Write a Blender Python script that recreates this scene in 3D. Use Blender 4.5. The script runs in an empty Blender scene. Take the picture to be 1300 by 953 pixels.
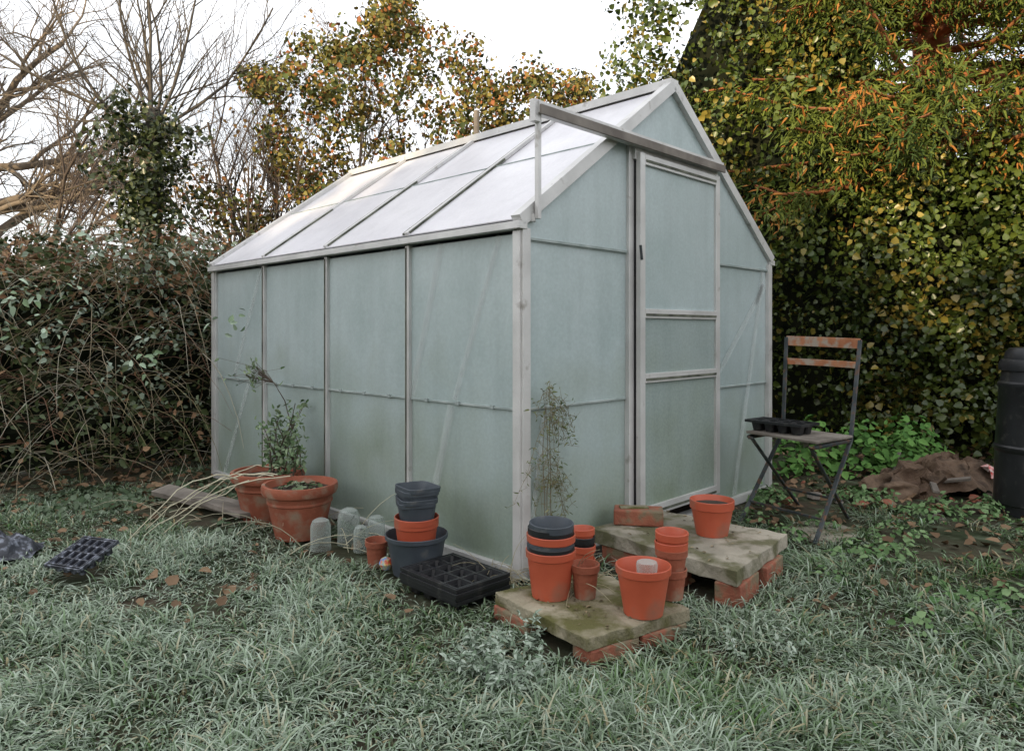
import bpy, math, numpy as np
from mathutils import Vector, Matrix
R=np.random.default_rng(7)
sc=bpy.context.scene
F=904.0; CH=1.02; HY=420.0
def W(px,py,Y):
    return np.array([(px-650)/F*Y, Y, CH+(HY-py)/F*Y])

# ---------------------------------------------------------------- noise
def _h(i,j,k):
    n=(i*73856093)^(j*19349663)^(k*83492791)
    n=(n^(n>>13))*1274126177; n=n&0x7fffffff
    return (n%10007)/10007.0
def vn(P,s,off=0):
    Q=np.asarray(P,float)/s+100.37+off; I=np.floor(Q).astype(np.int64); f=Q-I; f=f*f*(3-2*f)
    r=0
    for a in (0,1):
        for b in (0,1):
            for c in (0,1):
                w=(f[:,0] if a else 1-f[:,0])*(f[:,1] if b else 1-f[:,1])*(f[:,2] if c else 1-f[:,2])
                r=r+w*_h(I[:,0]+a,I[:,1]+b,I[:,2]+c)
    return r
def nrm(v): return v/(np.linalg.norm(v,axis=-1,keepdims=True)+1e-9)

# ---------------------------------------------------------------- materials
def newmat(name):
    m=bpy.data.materials.new(name); m.use_nodes=True
    return m,m.node_tree,m.node_tree.nodes['Principled BSDF']
def N(nt,t,**k):
    n=nt.nodes.new(t)
    for a,b in k.items(): setattr(n,a,b)
    return n
def noise_mat(name,c1,c2,scale=8,rough=.6,metal=0,bump=.0,bscale=60,c3=None,s3=30,lo=.35,hi=.65,spec=.5,t3=.6):
    m,nt,p=newmat(name); L=nt.links
    tc=N(nt,'ShaderNodeTexCoord')
    n1=N(nt,'ShaderNodeTexNoise'); n1.inputs['Scale'].default_value=scale; n1.inputs['Detail'].default_value=6
    L.new(tc.outputs['Object'],n1.inputs['Vector'])
    cr=N(nt,'ShaderNodeValToRGB'); cr.color_ramp.elements[0].position=lo; cr.color_ramp.elements[1].position=hi
    cr.color_ramp.elements[0].color=(*c1,1); cr.color_ramp.elements[1].color=(*c2,1)
    L.new(n1.outputs[0],cr.inputs[0]); out=cr.outputs[0]
    if c3:
        n3=N(nt,'ShaderNodeTexNoise'); n3.inputs['Scale'].default_value=s3; n3.inputs['Detail'].default_value=8
        L.new(tc.outputs['Object'],n3.inputs['Vector'])
        r3=N(nt,'ShaderNodeValToRGB'); r3.color_ramp.elements[0].position=t3-.08; r3.color_ramp.elements[1].position=t3+.08
        L.new(n3.outputs[0],r3.inputs[0])
        mx=N(nt,'ShaderNodeMixRGB'); L.new(r3.outputs[0],mx.inputs[0]); L.new(out,mx.inputs[1]); mx.inputs[2].default_value=(*c3,1); out=mx.outputs[0]
    L.new(out,p.inputs['Base Color'])
    p.inputs['Roughness'].default_value=rough; p.inputs['Metallic'].default_value=metal
    p.inputs['Specular IOR Level'].default_value=spec
    if bump:
        nb=N(nt,'ShaderNodeTexNoise'); nb.inputs['Scale'].default_value=bscale; nb.inputs['Detail'].default_value=5
        L.new(tc.outputs['Object'],nb.inputs['Vector'])
        b=N(nt,'ShaderNodeBump'); b.inputs['Strength'].default_value=bump; b.inputs['Distance'].default_value=.01
        L.new(nb.outputs[0],b.inputs['Height']); L.new(b.outputs[0],p.inputs['Normal'])
    return m
def attr_mat(name,rough=.5,trans=.25,spec=.5):
    m,nt,p=newmat(name); L=nt.links
    a=N(nt,'ShaderNodeAttribute'); a.attribute_name='col'
    L.new(a.outputs['Color'],p.inputs['Base Color']); p.inputs['Roughness'].default_value=rough
    p.inputs['Specular IOR Level'].default_value=spec
    return m
M_leaf=attr_mat('leaf_surface',.36,0,.5)
M_dleaf=attr_mat('matte_leaf_surface',.7,0,.3)
M_grass=attr_mat('grass_blade',.6,0,.3)
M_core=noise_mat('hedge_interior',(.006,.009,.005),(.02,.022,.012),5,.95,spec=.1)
M_bark=noise_mat('bark',(.06,.05,.04),(.13,.11,.085),9,.9,bump=.5)
M_twig=noise_mat('twig_bark',(.075,.055,.043),(.145,.11,.085),4,.85)
M_frame=noise_mat('weathered_aluminium',(.53,.525,.515),(.68,.675,.665),5,.42,.25,.12,90,c3=(.30,.275,.245),s3=14,t3=.70)
M_seam=noise_mat('mossy_seam',(.045,.05,.035),(.16,.17,.13),12,.8)
M_seal=noise_mat('pale_glazing_joint',(.24,.29,.28),(.40,.45,.44),12,.7)
M_terra=noise_mat('orange_plastic',(.43,.08,.038),(.51,.11,.055),6,.45,bump=.05,c3=(.34,.13,.085),s3=9,t3=.60)
M_clay=noise_mat('terracotta_clay',(.25,.07,.037),(.35,.105,.057),7,.78,bump=.3,c3=(.30,.20,.14),s3=12,t3=.58)
M_gplas=noise_mat('slate_grey_plastic',(.045,.056,.07),(.075,.09,.108),6,.5,c3=(.15,.15,.14),s3=14,t3=.68)
M_bplas=noise_mat('black_plastic',(.009,.010,.012),(.02,.021,.024),6,.4,c3=(.06,.06,.055),s3=20,t3=.66)
M_frostp=noise_mat('frosted_black_plastic',(.015,.016,.024),(.05,.055,.07),18,.5,c3=(.24,.26,.32),s3=40,t3=.58)
M_soil=noise_mat('potting_soil',(.025,.018,.012),(.07,.05,.035),30,.95,bump=.8)
M_brick=noise_mat('red_brick',(.24,.075,.045),(.36,.13,.075),10,.85,bump=.5,c3=(.20,.16,.10),s3=16,t3=.55)
M_slab=noise_mat('mossy_paving_stone',(.19,.165,.105),(.37,.33,.24),7,.9,bump=.6,bscale=90,c3=(.10,.095,.028),s3=9,t3=.50)
M_slab2=noise_mat('worn_paving_stone',(.23,.21,.165),(.40,.36,.29),5,.9,bump=.5,bscale=90,c3=(.12,.115,.06),s3=9,t3=.54)
M_wood=noise_mat('weathered_wood',(.13,.112,.095),(.25,.22,.19),7,.85,bump=.4)
M_woodr=noise_mat('peeling_orange_wood',(.36,.12,.05),(.5,.22,.11),12,.6,c3=(.40,.34,.28),s3=22,t3=.54)
M_iron=noise_mat('painted_iron',(.035,.045,.05),(.085,.095,.10),14,.55,.3,c3=(.18,.09,.05),s3=30,t3=.60)
M_sack=noise_mat('brown_sacking',(.10,.062,.04),(.20,.135,.09),6,.9,bump=.8,bscale=40,c3=(.045,.028,.018),s3=7,t3=.56)
m,nt,p=newmat('clear_plastic'); p.inputs['Base Color'].default_value=(.52,.57,.54,1); p.inputs['Roughness'].default_value=.18
tr=N(nt,'ShaderNodeBsdfTransparent'); tr.inputs[0].default_value=(.92,.96,.95,1)
lw=N(nt,'ShaderNodeLayerWeight'); lw.inputs[0].default_value=.35
mr=N(nt,'ShaderNodeMapRange'); mr.inputs[3].default_value=.78; mr.inputs[4].default_value=.2; nt.links.new(lw.outputs['Facing'],mr.inputs[0])
mx=N(nt,'ShaderNodeMixShader'); nt.links.new(mr.outputs[0],mx.inputs[0])
nt.links.new(p.outputs[0],mx.inputs[1]); nt.links.new(tr.outputs[0],mx.inputs[2]); nt.links.new(mx.outputs[0],nt.nodes['Material Output'].inputs[0]); M_clear=m

def panel_mat(name,c1,c2,alg,rough,dirt):
    m,nt,p=newmat(name); L=nt.links
    tc=N(nt,'ShaderNodeTexCoord')
    n1=N(nt,'ShaderNodeTexNoise'); n1.inputs['Scale'].default_value=1.6; n1.inputs['Detail'].default_value=7; n1.inputs['Roughness'].default_value=.65
    L.new(tc.outputs['Object'],n1.inputs['Vector'])
    r1=N(nt,'ShaderNodeValToRGB'); r1.color_ramp.elements[0].position=.32; r1.color_ramp.elements[1].position=.68
    r1.color_ramp.elements[0].color=(*c1,1); r1.color_ramp.elements[1].color=(*c2,1); L.new(n1.outputs[0],r1.inputs[0])
    sx=N(nt,'ShaderNodeSeparateXYZ'); L.new(tc.outputs['Object'],sx.inputs[0])
    n2=N(nt,'ShaderNodeTexNoise'); n2.inputs['Scale'].default_value=3.2; n2.inputs['Detail'].default_value=8; L.new(tc.outputs['Object'],n2.inputs['Vector'])
    ma=N(nt,'ShaderNodeMath',operation='MULTIPLY_ADD'); L.new(n2.outputs[0],ma.inputs[0]); ma.inputs[1].default_value=1.5; ma.inputs[2].default_value=-.35
    sb=N(nt,'ShaderNodeMath',operation='SUBTRACT'); L.new(ma.outputs[0],sb.inputs[0]); L.new(sx.outputs[2],sb.inputs[1])
    mr=N(nt,'ShaderNodeMapRange'); mr.inputs[1].default_value=-.5; mr.inputs[2].default_value=.45; mr.inputs[3].default_value=0; mr.inputs[4].default_value=alg; L.new(sb.outputs[0],mr.inputs[0])
    mxc=N(nt,'ShaderNodeMixRGB'); L.new(mr.outputs[0],mxc.inputs[0]); L.new(r1.outputs[0],mxc.inputs[1]); mxc.inputs[2].default_value=(.19,.24,.16,1)
    n3=N(nt,'ShaderNodeTexNoise'); n3.inputs['Scale'].default_value=70; n3.inputs['Detail'].default_value=4; L.new(tc.outputs['Object'],n3.inputs['Vector'])
    m3=N(nt,'ShaderNodeMapRange'); m3.inputs[1].default_value=.35; m3.inputs[2].default_value=.7; m3.inputs[3].default_value=1-dirt; m3.inputs[4].default_value=1+dirt*.5; L.new(n3.outputs[0],m3.inputs[0])
    mm=N(nt,'ShaderNodeMixRGB',blend_type='MULTIPLY'); mm.inputs[0].default_value=1; L.new(mxc.outputs[0],mm.inputs[1]); L.new(m3.outputs[0],mm.inputs[2])
    mp=N(nt,'ShaderNodeMapping'); mp.inputs['Scale'].default_value=(10,10,.9); L.new(tc.outputs['Object'],mp.inputs[0])
    n4=N(nt,'ShaderNodeTexNoise'); n4.inputs['Scale'].default_value=1.2; n4.inputs['Detail'].default_value=5; L.new(mp.outputs[0],n4.inputs['Vector'])
    m4=N(nt,'ShaderNodeMapRange'); m4.inputs[1].default_value=.45; m4.inputs[2].default_value=.8; m4.inputs[3].default_value=1; m4.inputs[4].default_value=.89; L.new(n4.outputs[0],m4.inputs[0])
    m5=N(nt,'ShaderNodeMixRGB',blend_type='MULTIPLY'); m5.inputs[0].default_value=1; L.new(mm.outputs[0],m5.inputs[1]); L.new(m4.outputs[0],m5.inputs[2])
    L.new(m5.outputs[0],p.inputs['Base Color']); p.inputs['Roughness'].default_value=rough
    b=N(nt,'ShaderNodeBump'); b.inputs['Strength'].default_value=.12; b.inputs['Distance'].default_value=.02; L.new(n1.outputs[0],b.inputs['Height']); L.new(b.outputs[0],p.inputs['Normal'])
    return m
M_wall=panel_mat('frosted_wall_panel',(.38,.465,.465),(.50,.58,.59),.8,.28,.07)
M_door=panel_mat('frosted_door_panel',(.31,.38,.37),(.41,.48,.475),.8,.3,.11)
M_roof=panel_mat('frosted_sky_tinted_roof_panel',(.60,.59,.63),(.71,.70,.73),0,.3,.05)  # frost white, with sky reflection also put into the colour
def brace_mat(nm,a):
    m,nt,p=newmat(nm); p.inputs['Base Color'].default_value=(.75,.80,.80,1); p.inputs['Roughness'].default_value=.5
    tr=N(nt,'ShaderNodeBsdfTransparent'); mx=N(nt,'ShaderNodeMixShader'); mx.inputs[0].default_value=1-a
    nt.links.new(p.outputs[0],mx.inputs[1]); nt.links.new(tr.outputs[0],mx.inputs[2]); nt.links.new(mx.outputs[0],nt.nodes['Material Output'].inputs[0]); return m
M_brace=brace_mat('brace_seen_through_panel',.085)

# ---------------------------------------------------------------- object helpers
def link(o,parent=None):
    sc.collection.objects.link(o)
    if parent: o.parent=parent
    return o
def E(name,loc=(0,0,0),rz=0):
    o=bpy.data.objects.new(name,None); o.location=loc; o.rotation_euler=(0,0,rz); o.empty_display_size=.1
    return link(o)
def mesh(name,V,Fc,mat,parent=None,smooth=False,loc=None,rot=None,bevel=0):
    me=bpy.data.meshes.new(name); me.from_pydata([tuple(v) for v in V],[],[tuple(f) for f in Fc]); me.update()
    if mat: me.materials.append(mat)
    if smooth: me.polygons.foreach_set('use_smooth',[True]*len(me.polygons))
    o=bpy.data.objects.new(name,me); link(o,parent)
    if loc is not None: o.location=loc
    if rot is not None: o.rotation_euler=rot
    if bevel:
        b=o.modifiers.new('bevel','BEVEL'); b.width=bevel; b.segments=2; b.limit_method='ANGLE'
    return o
def qmesh(name,V,Q,mat,C=None,parent=None,smooth=False):
    V=np.asarray(V,np.float32); Q=np.asarray(Q,np.int32)
    me=bpy.data.meshes.new(name); me.vertices.add(len(V)); me.vertices.foreach_set('co',V.ravel())
    me.loops.add(Q.size); me.loops.foreach_set('vertex_index',Q.ravel())
    me.polygons.add(len(Q)); me.polygons.foreach_set('loop_start',np.arange(len(Q),dtype=np.int32)*4)
    me.polygons.foreach_set('loop_total',np.full(len(Q),4,np.int32))
    if smooth: me.polygons.foreach_set('use_smooth',np.ones(len(Q),bool))
    me.update(calc_edges=True)
    if C is not None:
        a=me.color_attributes.new('col','FLOAT_COLOR','POINT'); cc=np.ones((len(V),4),np.float32); cc[:,:3]=C; a.data.foreach_set('color',cc.ravel())
    me.materials.append(mat); o=bpy.data.objects.new(name,me); return link(o,parent)
BF=[(0,3,2,1),(4,5,6,7),(0,1,5,4),(1,2,6,5),(2,3,7,6),(3,0,4,7)]
def box(name,size,loc,mat,parent=None,rot=(0,0,0),bevel=.002):
    x,y,z=[s/2 for s in size]
    V=[(-x,-y,-z),(x,-y,-z),(x,y,-z),(-x,y,-z),(-x,-y,z),(x,-y,z),(x,y,z),(-x,y,z)]
    return mesh(name,V,BF,mat,parent,loc=loc,rot=rot,bevel=bevel)
def bar(name,p0,p1,w,h,mat,parent=None,up=(0,0,1),bevel=.0015):
    p0=Vector(p0);p1=Vector(p1);d=(p1-p0);L=d.length;d.normalize()
    s=d.cross(Vector(up)); 
    if s.length<1e-3: s=d.cross(Vector((0,1,0)))
    s.normalize(); u=s.cross(d)
    V=[]
    for a in (p0,p1):
        for i,j in ((-1,-1),(1,-1),(1,1),(-1,1)): V.append(a+s*(w/2*i)+u*(h/2*j))
    return mesh(name,V,[(0,1,2,3),(7,6,5,4),(0,4,5,1),(1,5,6,2),(2,6,7,3),(3,7,4,0)],mat,parent,bevel=bevel)
def lathe(name,prof,mat,parent=None,seg=40,loc=None,sq=0,rot=None,smooth=True):
    V=[];Fc=[]
    for r,z in prof:
        for i in range(seg):
            a=2*math.pi*i/seg; k=1
            if sq: k=(abs(math.cos(a))**sq+abs(math.sin(a))**sq)**(-1/sq)
            V.append((r*k*math.cos(a),r*k*math.sin(a),z))
    for j in range(len(prof)-1):
        for i in range(seg):
            Fc.append((j*seg+i,j*seg+(i+1)%seg,(j+1)*seg+(i+1)%seg,(j+1)*seg+i))
    o=mesh(name,V,Fc,mat,parent,smooth,loc,rot)
    if smooth:
        b=o.modifiers.new('e','EDGE_SPLIT'); b.split_angle=math.radians(35)
    return o
def pot_profile(rt,rb,h,rim=.025,t=.004,band=.006):
    return [(0.0005,0),(rb,0),(rb+(rt-band-rb)*.97,h-rim-.003),(rt-.001,h-rim),(rt,h-.002),(rt-.0015,h),(rt-t,h),(rt-t-.002,h-.004),(rb-t,.008),(.0005,.008)]
def pot(name,rt,rb,h,mat,parent,z=0,rim=.025,sq=0,loc=(0,0),soil=False,tilt=(0,0),ang=0,band=.006):
    o=lathe(name,pot_profile(rt,rb,h,rim,band=band),mat,parent,48,(loc[0],loc[1],z),sq,(tilt[0],tilt[1],ang))
    if soil:
        rr=rt-.006-(rt-rb)*.15
        lathe(name+'_soil',[(.0005,h*.84+.012),(rr*.5,h*.84+.008),(rr,h*.84)],M_soil,parent,24,(loc[0],loc[1],z))
    return o
class Tubes:
    def __init__(s): s.V=[];s.Q=[];s.C=[];s.n=0
    def add(s,P,Rr,k=5,col=None):
        P=np.asarray(P,float);Rr=np.asarray(Rr,float);m=len(P)
        T=np.gradient(P,axis=0);T=nrm(T)
        a=np.array([0,0,1.]) if abs(T[0,2])<.9 else np.array([1.,0,0])
        S=nrm(np.cross(T,a));U=np.cross(T,S)
        an=np.arange(k)*2*math.pi/k
        V=(P[:,None,:]+Rr[:,None,None]*(np.cos(an)[None,:,None]*S[:,None,:]+np.sin(an)[None,:,None]*U[:,None,:])).reshape(-1,3)
        i=np.arange(k);j=(i+1)%k;b=(np.arange(m-1)*k)[:,None]
        Q=np.stack([b+i,b+j,b+k+j,b+k+i],-1).reshape(-1,4)+s.n
        s.V.append(V);s.Q.append(Q);s.n+=len(V)
        if col is not None: s.C.append(np.tile(col,(len(V),1)))
    def make(s,name,mat,parent=None):
        return qmesh(name,np.concatenate(s.V),np.concatenate(s.Q),mat,np.concatenate(s.C) if s.C else None,parent,True)
def grow(T,p,d,L,r,lev,maxlev,nch,spread=.8,wob=.18,up=.05,tips=None,shr=.6,start=.3,rmin=.003):
    n=6 if lev<maxlev else 4
    P=[np.array(p,float)];d=nrm(np.array(d,float));D=[d]
    for i in range(n):
        d=nrm(d+R.normal(0,wob,3)+np.array([0,0,up])); P.append(P[-1]+d*L/n); D.append(d)
    rr=np.linspace(r,max(r*.35,rmin*.6),n+1)
    T.add(P,rr,7 if r>.05 else (5 if r>.015 else 3))
    if tips is not None and lev>=maxlev-1: tips.extend(P[2:])
    if lev<maxlev:
        for c in range(nch[lev]):
            f=start+(1-start)*(c+R.random())/nch[lev]; i=min(int(f*n),n-1); q=P[i]+(P[i+1]-P[i])*(f*n-i)
            v=R.normal(0,1,3); v-=v.dot(D[i])*D[i]; v=nrm(v)
            nd=nrm(D[i]+v*spread*(.7+.6*R.random()))
            grow(T,q,nd,L*shr*(.7+.6*R.random())*(1.15-.45*f),max(rr[i]*.6,rmin),lev+1,maxlev,nch,spread,wob,up,tips,shr,.15,rmin)
TPL=np.array([[0,0,0],[.22,.5,.09],[.62,.40,.06],[1,0,-.1],[.62,-.40,.06],[.22,-.5,.09]])
def leaves(name,P,Nn,S,C,mat,parent=None,wr=.8,droop=.6,tdir=None):
    P=np.asarray(P,float);n=len(P);Nn=nrm(np.asarray(Nn,float))
    t=R.normal(0,1,(n,3)) if tdir is None else tdir+R.normal(0,.35,(n,3))
    t[:,2]-=droop
    t-= (t*Nn).sum(1,keepdims=True)*Nn; t=nrm(t); s=np.cross(Nn,t)
    w=wr*(.8+.4*R.random(n))
    V=P[:,None,:]+S[:,None,None]*(TPL[None,:,0:1]*t[:,None,:]+TPL[None,:,1:2]*w[:,None,None]*s[:,None,:]+TPL[None,:,2:3]*Nn[:,None,:])
    b=(np.arange(n)*6)[:,None,None]
    Q=(b+np.array([[0,3,2,1],[0,5,4,3]])[None]).reshape(-1,4)
    CC=np.repeat(C,6,axis=0)
    return qmesh(name,V.reshape(-1,3),Q,mat,CC,parent)
def lumps(Cn,Rd,dens,out=None,squash=(1,1,1),cut=-.15,jr=.3):
    Cn=np.asarray(Cn,float);Rd=np.asarray(Rd,float)
    cnt=np.maximum(3,(dens*Rd**2*12.6).astype(int)); idx=np.repeat(np.arange(len(Cn)),cnt)
    D=nrm(R.normal(0,1,(len(idx),3)))
    if out is not None:
        o=np.asarray(out,float); o=o[idx] if o.ndim==2 else o
        k=(D*o).sum(1)>cut; D=D[k];idx=idx[k]
    P=Cn[idx]+D*np.array(squash)*(Rd[idx]*(1.05-jr*R.random(len(idx))**1.5))[:,None]
    return P,nrm(D+R.normal(0,.45,D.shape)),idx
def mixc(a,b,t): return np.asarray(a)[None]*(1-t[:,None])+np.asarray(b)[None]*t[:,None]

# ---------------------------------------------------------------- ground
def gh(X,Y):
    P=np.stack([X,Y,0*X],1); z=(vn(P,.7)-.5)*.035+(vn(P,.22,9)-.5)*.018
    m=np.clip((np.abs(X)+np.abs(Y)-14)/20,0,1); return z*(1-m)-.008
a=np.concatenate([-np.geomspace(400,5.2,14),np.linspace(-5,5,101),np.geomspace(5.2,400,14)])
b=np.concatenate([-np.geomspace(400,1.2,10),np.linspace(-1,9,101),np.geomspace(9.3,500,14)])
XX,YY=np.meshgrid(a,b); nx=len(a)
V=np.stack([XX.ravel(),YY.ravel(),gh(XX.ravel(),YY.ravel())],1)
i,j=np.meshgrid(np.arange(len(a)-1),np.arange(len(b)-1)); k=(j*nx+i).ravel()
M_ground=noise_mat('earth_and_turf',(.028,.04,.018),(.065,.052,.036),3,.95,bump=.8,bscale=25,c3=(.09,.11,.07),s3=11,t3=.62,spec=.2)
qmesh('ground',V,np.stack([k,k+1,k+1+nx,k+nx],1),M_ground,smooth=True)

# ---------------------------------------------------------------- greenhouse
A=np.array([.039,2.926]); TH=math.radians(45.4)
gw=E('greenhouse',(A[0],A[1],0),TH)
WD,LN,EH,RH=2.24,2.97,1.45,2.29; MX=WD/2
ux=np.array([math.cos(TH),math.sin(TH)]); uy=np.array([-math.sin(TH),math.cos(TH)])
def loc2(X,Y):
    d=np.stack([X-A[0],Y-A[1]],-1); return d@ux,d@uy
def quad(name,pts,mat,parent=gw,th=.006):
    p=[Vector(q) for q in pts]; n=(p[1]-p[0]).cross(p[-1]-p[0]).normalized()
    m=len(p); V=[q+n*th/2 for q in p]+[q-n*th/2 for q in p]
    Fc=[tuple(range(m)),tuple(range(2*m-1,m-1,-1))]+[(i,i+m,(i+1)%m+m,(i+1)%m) for i in range(m)]
    return mesh(name,V,Fc,mat,parent)
BAY=LN/4
g=.012
for side,x in (('near',.0),('far',WD)):
    for b_ in range(4):
        y0=b_*BAY+g;y1=(b_+1)*BAY-g
        quad('wall_panel',[(x,y0,.03),(x,y1,.03),(x,y1,.70),(x,y0,.70)],M_wall)
        dx=-.004 if x==0 else .004
        quad('wall_panel',[(x+dx,y0,.69),(x+dx,y1,.69),(x+dx,y1,EH-.03),(x+dx,y0,EH-.03)],M_wall)
        bar('panel_joint',(x+dx*2,y0,.695),(x+dx*2,y1,.695),.008,.010,M_seal,gw)
        for q_ in range(3): box('clip',(.012,.02,.016),(x+dx*3.2,y0+(.2+.3*q_)*BAY,.697),M_seal,gw,bevel=.001)
    for b_ in range(5):
        y=b_*BAY; w=.03 if 0<b_<4 else .042
        bar('glazing_bar',(x+(-.012 if x==0 else .012),y,.01),(x+(-.012 if x==0 else .012),y,EH-.02),w,.026 if 0<b_<4 else .040,M_frame,gw,up=(1,0,0))
        if 0<b_<4: bar('glazing_bar_groove',(x+(-.028 if x==0 else .028),y+.004,.02),(x+(-.028 if x==0 else .028),y+.004,EH-.03),.005,.004,M_seam,gw,up=(1,0,0),bevel=0)
    sx=-1 if x==0 else 1
    bar('eave_gutter',(x+sx*.028,-.035,EH),(x+sx*.028,LN+.03,EH),.055,.030,M_frame,gw)
    bar('base_rail',(x+sx*.004,0,.02),(x+sx*.004,LN,.02),.05,.05,M_frame,gw)
def brace(p0,p1,w=.032):
    up=(1,0,0) if abs(p0[0]-p1[0])<1e-4 else (0,1,0)
    s=np.array(up)*.0006
    bar('diagonal_brace',p0,p1,w*1.7,.0008,M_brace,gw,up=up,bevel=0); bar('diagonal_brace',np.array(p0)-s*2.2,np.array(p1)-s*2.2,w*.9,.0008,M_brace,gw,up=up,bevel=0)
xb=-.0095
brace((xb,BAY-.02,.71),(xb,.50,1.42)); brace((xb,.43,.685),(xb,.62,.05)); brace((xb,BAY*3+.05,1.42),(xb,BAY*3.6,.71)); brace((xb,BAY*3.3,.685),(xb,BAY*3.8,.05)); brace((xb,BAY*.16,1.42),(xb,BAY*.55,.71),.025)
for sgn,xe in ((1,0),(-1,WD)):
    E0=np.array([xe-sgn*.03,EH+.012]); E1=np.array([MX,RH])
    sl=(E1-E0)/np.linalg.norm(E1-E0); nn=np.array([-sl[1],sl[0]]) if sgn>0 else np.array([sl[1],-sl[0]])
    def rp(f,y,o=0): q=E0+(E1-E0)*f+nn*o; return (q[0],y,q[1])
    for b_ in range(4):
        y0=b_*BAY+g;y1=(b_+1)*BAY-g
        quad('roof_panel',[rp(.01,y0,.010),rp(.01,y1,.010),rp(.52,y1,.010),rp(.52,y0,.010)],M_roof)
        quad('roof_panel',[rp(.50,y0,.002),rp(.50,y1,.002),rp(.97,y1,.002),rp(.97,y0,.002)],M_roof)
        bar('roof_joint',rp(.52,y0,.012),rp(.52,y1,.012),.01,.01,M_seal,gw)
    for b_ in range(5):
        y=b_*BAY+(-.01 if b_==0 else (.01 if b_==4 else 0))
        en=b_ in(0,4)
        if en: bar('roof_edge_bar',rp(0,y,.006),rp(1.0,y,.006),.05,.055,M_frame,gw)
        else:
            bar('roof_glazing_bar',rp(.01,y,.016),rp(.97,y,.016),.024,.02,M_frame,gw)
            bar('moss_in_roof_bar',rp(.02,y+.018,.017),rp(.75+.2*R.random(),y+.018,.017),.014,.014,M_seam,gw)
            bar('moss_in_roof_bar',rp(.02,y-.016,.017),rp(.4+.2*R.random(),y-.016,.017),.008,.012,M_seam,gw)
            for _ in range(7): 
                f=.03+.6*R.random(); box('moss_tuft',(.03+.04*R.random(),.022,.014),rp(f,y+.022,.016),M_seam,gw,(0,-.65*sgn,0),.004)
bar('ridge_bar',(MX,-.03,RH+.015),(MX,LN+.03,RH+.015),.07,.045,M_frame,gw)
DL,DR=.74,1.50; HD=1.93
def slope(x): return EH+(RH-EH)*(x/MX if x<MX else (WD-x)/MX)
for y,gab in ((0,'front'),(LN,'back')):
    def gp(pts,mat=M_wall,dy=0): quad('gable_panel',[(q[0],y+dy,q[1]) for q in pts],mat)
    gp([(.02,.03),(DL-.02,.03),(DL-.02,.70),(.02,.70)])
    gp([(.02,.69),(DL-.02,.69),(DL-.02,1.40),(.02,1.40)],dy=-.005)
    gp([(.005,1.39),(DL-.02,1.39),(DL-.02,slope(DL-.02)+.002),(.005,slope(.005)+.002)],dy=-.010)
    gp([(DR+.02,.03),(WD-.02,.03),(WD-.02,.70),(DR+.02,.70)])
    gp([(DR+.02,.69),(WD-.02,.69),(WD-.02,1.40),(DR+.02,1.40)],dy=-.005)
    gp([(DR+.02,1.39),(WD-.005,1.39),(WD-.005,slope(WD-.005)+.002),(DR+.02,slope(DR+.02)+.002)],dy=-.010)
    gp([(DL+.0,HD-.03),(DR,HD-.03),(DR,slope(DR)),(MX,RH-.005),(DL,slope(DL))],dy=-.004)
    if gab=='back': gp([(DL,.03),(DR,.03),(DR,HD-.02),(DL,HD-.02)],dy=.004)
    for xx in (DL-.005,DR+.005):
        bar('gable_post',(xx,y-.014,.02),(xx,y-.014,slope(xx)-.03),.04,.030,M_frame,gw,up=(0,1,0))
    for x0,x1 in ((.02,DL-.03),(DR+.03,WD-.02)):
        bar('panel_joint',(x0,y-.010,.697),(x1,y-.010,.697),.01,.010,M_seal,gw)
        bar('panel_joint',(x0,y-.016,1.40),(x1,y-.016,1.40),.012,.012,M_seal,gw)
    bar('gable_base_rail',(0,y-.006,.022),(WD,y-.006,.022),.05,.046,M_frame,gw)
    for xx in (0,WD):
        bar('corner_post',(xx,y-.012,.008),(xx,y-.012,EH-.01),.046,.038,M_frame,gw,up=(0,1,0))
brace((.03,-.0115,.10),(.12,-.0115,.66),.02)
brace((WD-.08,-.0195,1.39),(DR+.28,-.0195,.06),.035)
brace((DR+.06,-.0225,.75),(WD-.05,-.0225,1.32),.03)
yd=-.055; z0,z1=.12,HD-.07; dl,dr=.755,1.525
for xx in (dl+.02,dr-.02): bar('door_stile',(xx,yd,z0),(xx,yd,z1+.02),.042,.026,M_frame,gw,up=(0,1,0))
for zz,hh in ((z0+.02,.05),(.79,.045),(1.105,.045),(z1-.01,.05)):
    bar('door_rail',(dl+.041,yd-.002,zz),(dr-.041,yd-.002,zz),.024,hh,M_frame,gw)
    bar('door_rail_groove',(dl+.045,yd-.015,zz-.006),(dr-.045,yd-.015,zz-.006),.004,.012,M_seam,gw,bevel=0)
quad('door_panel',[(dl+.03,yd+.004,z0+.03),(dr-.03,yd+.004,z0+.03),(dr-.03,yd+.004,.79),(dl+.03,yd+.004,.79)],M_door)
quad('door_panel',[(dl+.03,yd+.002,.79),(dr-.03,yd+.002,.79),(dr-.03,yd+.002,1.105),(dl+.03,yd+.002,1.105)],M_door)
quad('door_panel',[(dl+.03,yd+.004,1.105),(dr-.03,yd+.004,1.105),(dr-.03,yd+.004,z1),(dl+.03,yd+.004,z1)],M_wall)
bar('door_gap_seal',(DL+.022,-.033,.05),(DL+.022,-.033,HD-.09),.012,.010,M_bplas,gw,up=(0,1,0))
bar('door_track',(.02,yd-.004,HD),(1.545,yd-.004,HD),.045,.05,M_frame,gw)
bar('door_track_lip',(.02,yd-.032,HD-.012),(1.545,yd-.032,HD-.012),.01,.040,noise_mat('oxidised_track',(.12,.10,.085),(.25,.22,.19),6,.6),gw)
bar('door_header',(DL,-.036,HD-.055),(1.54,-.036,HD-.055),.022,.055,M_frame,gw)
bar('track_end_bracket',(.02,yd-.004,HD+.03),(.02,yd-.004,HD-.06),.03,.035,M_frame,gw,up=(1,0,0))
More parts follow.
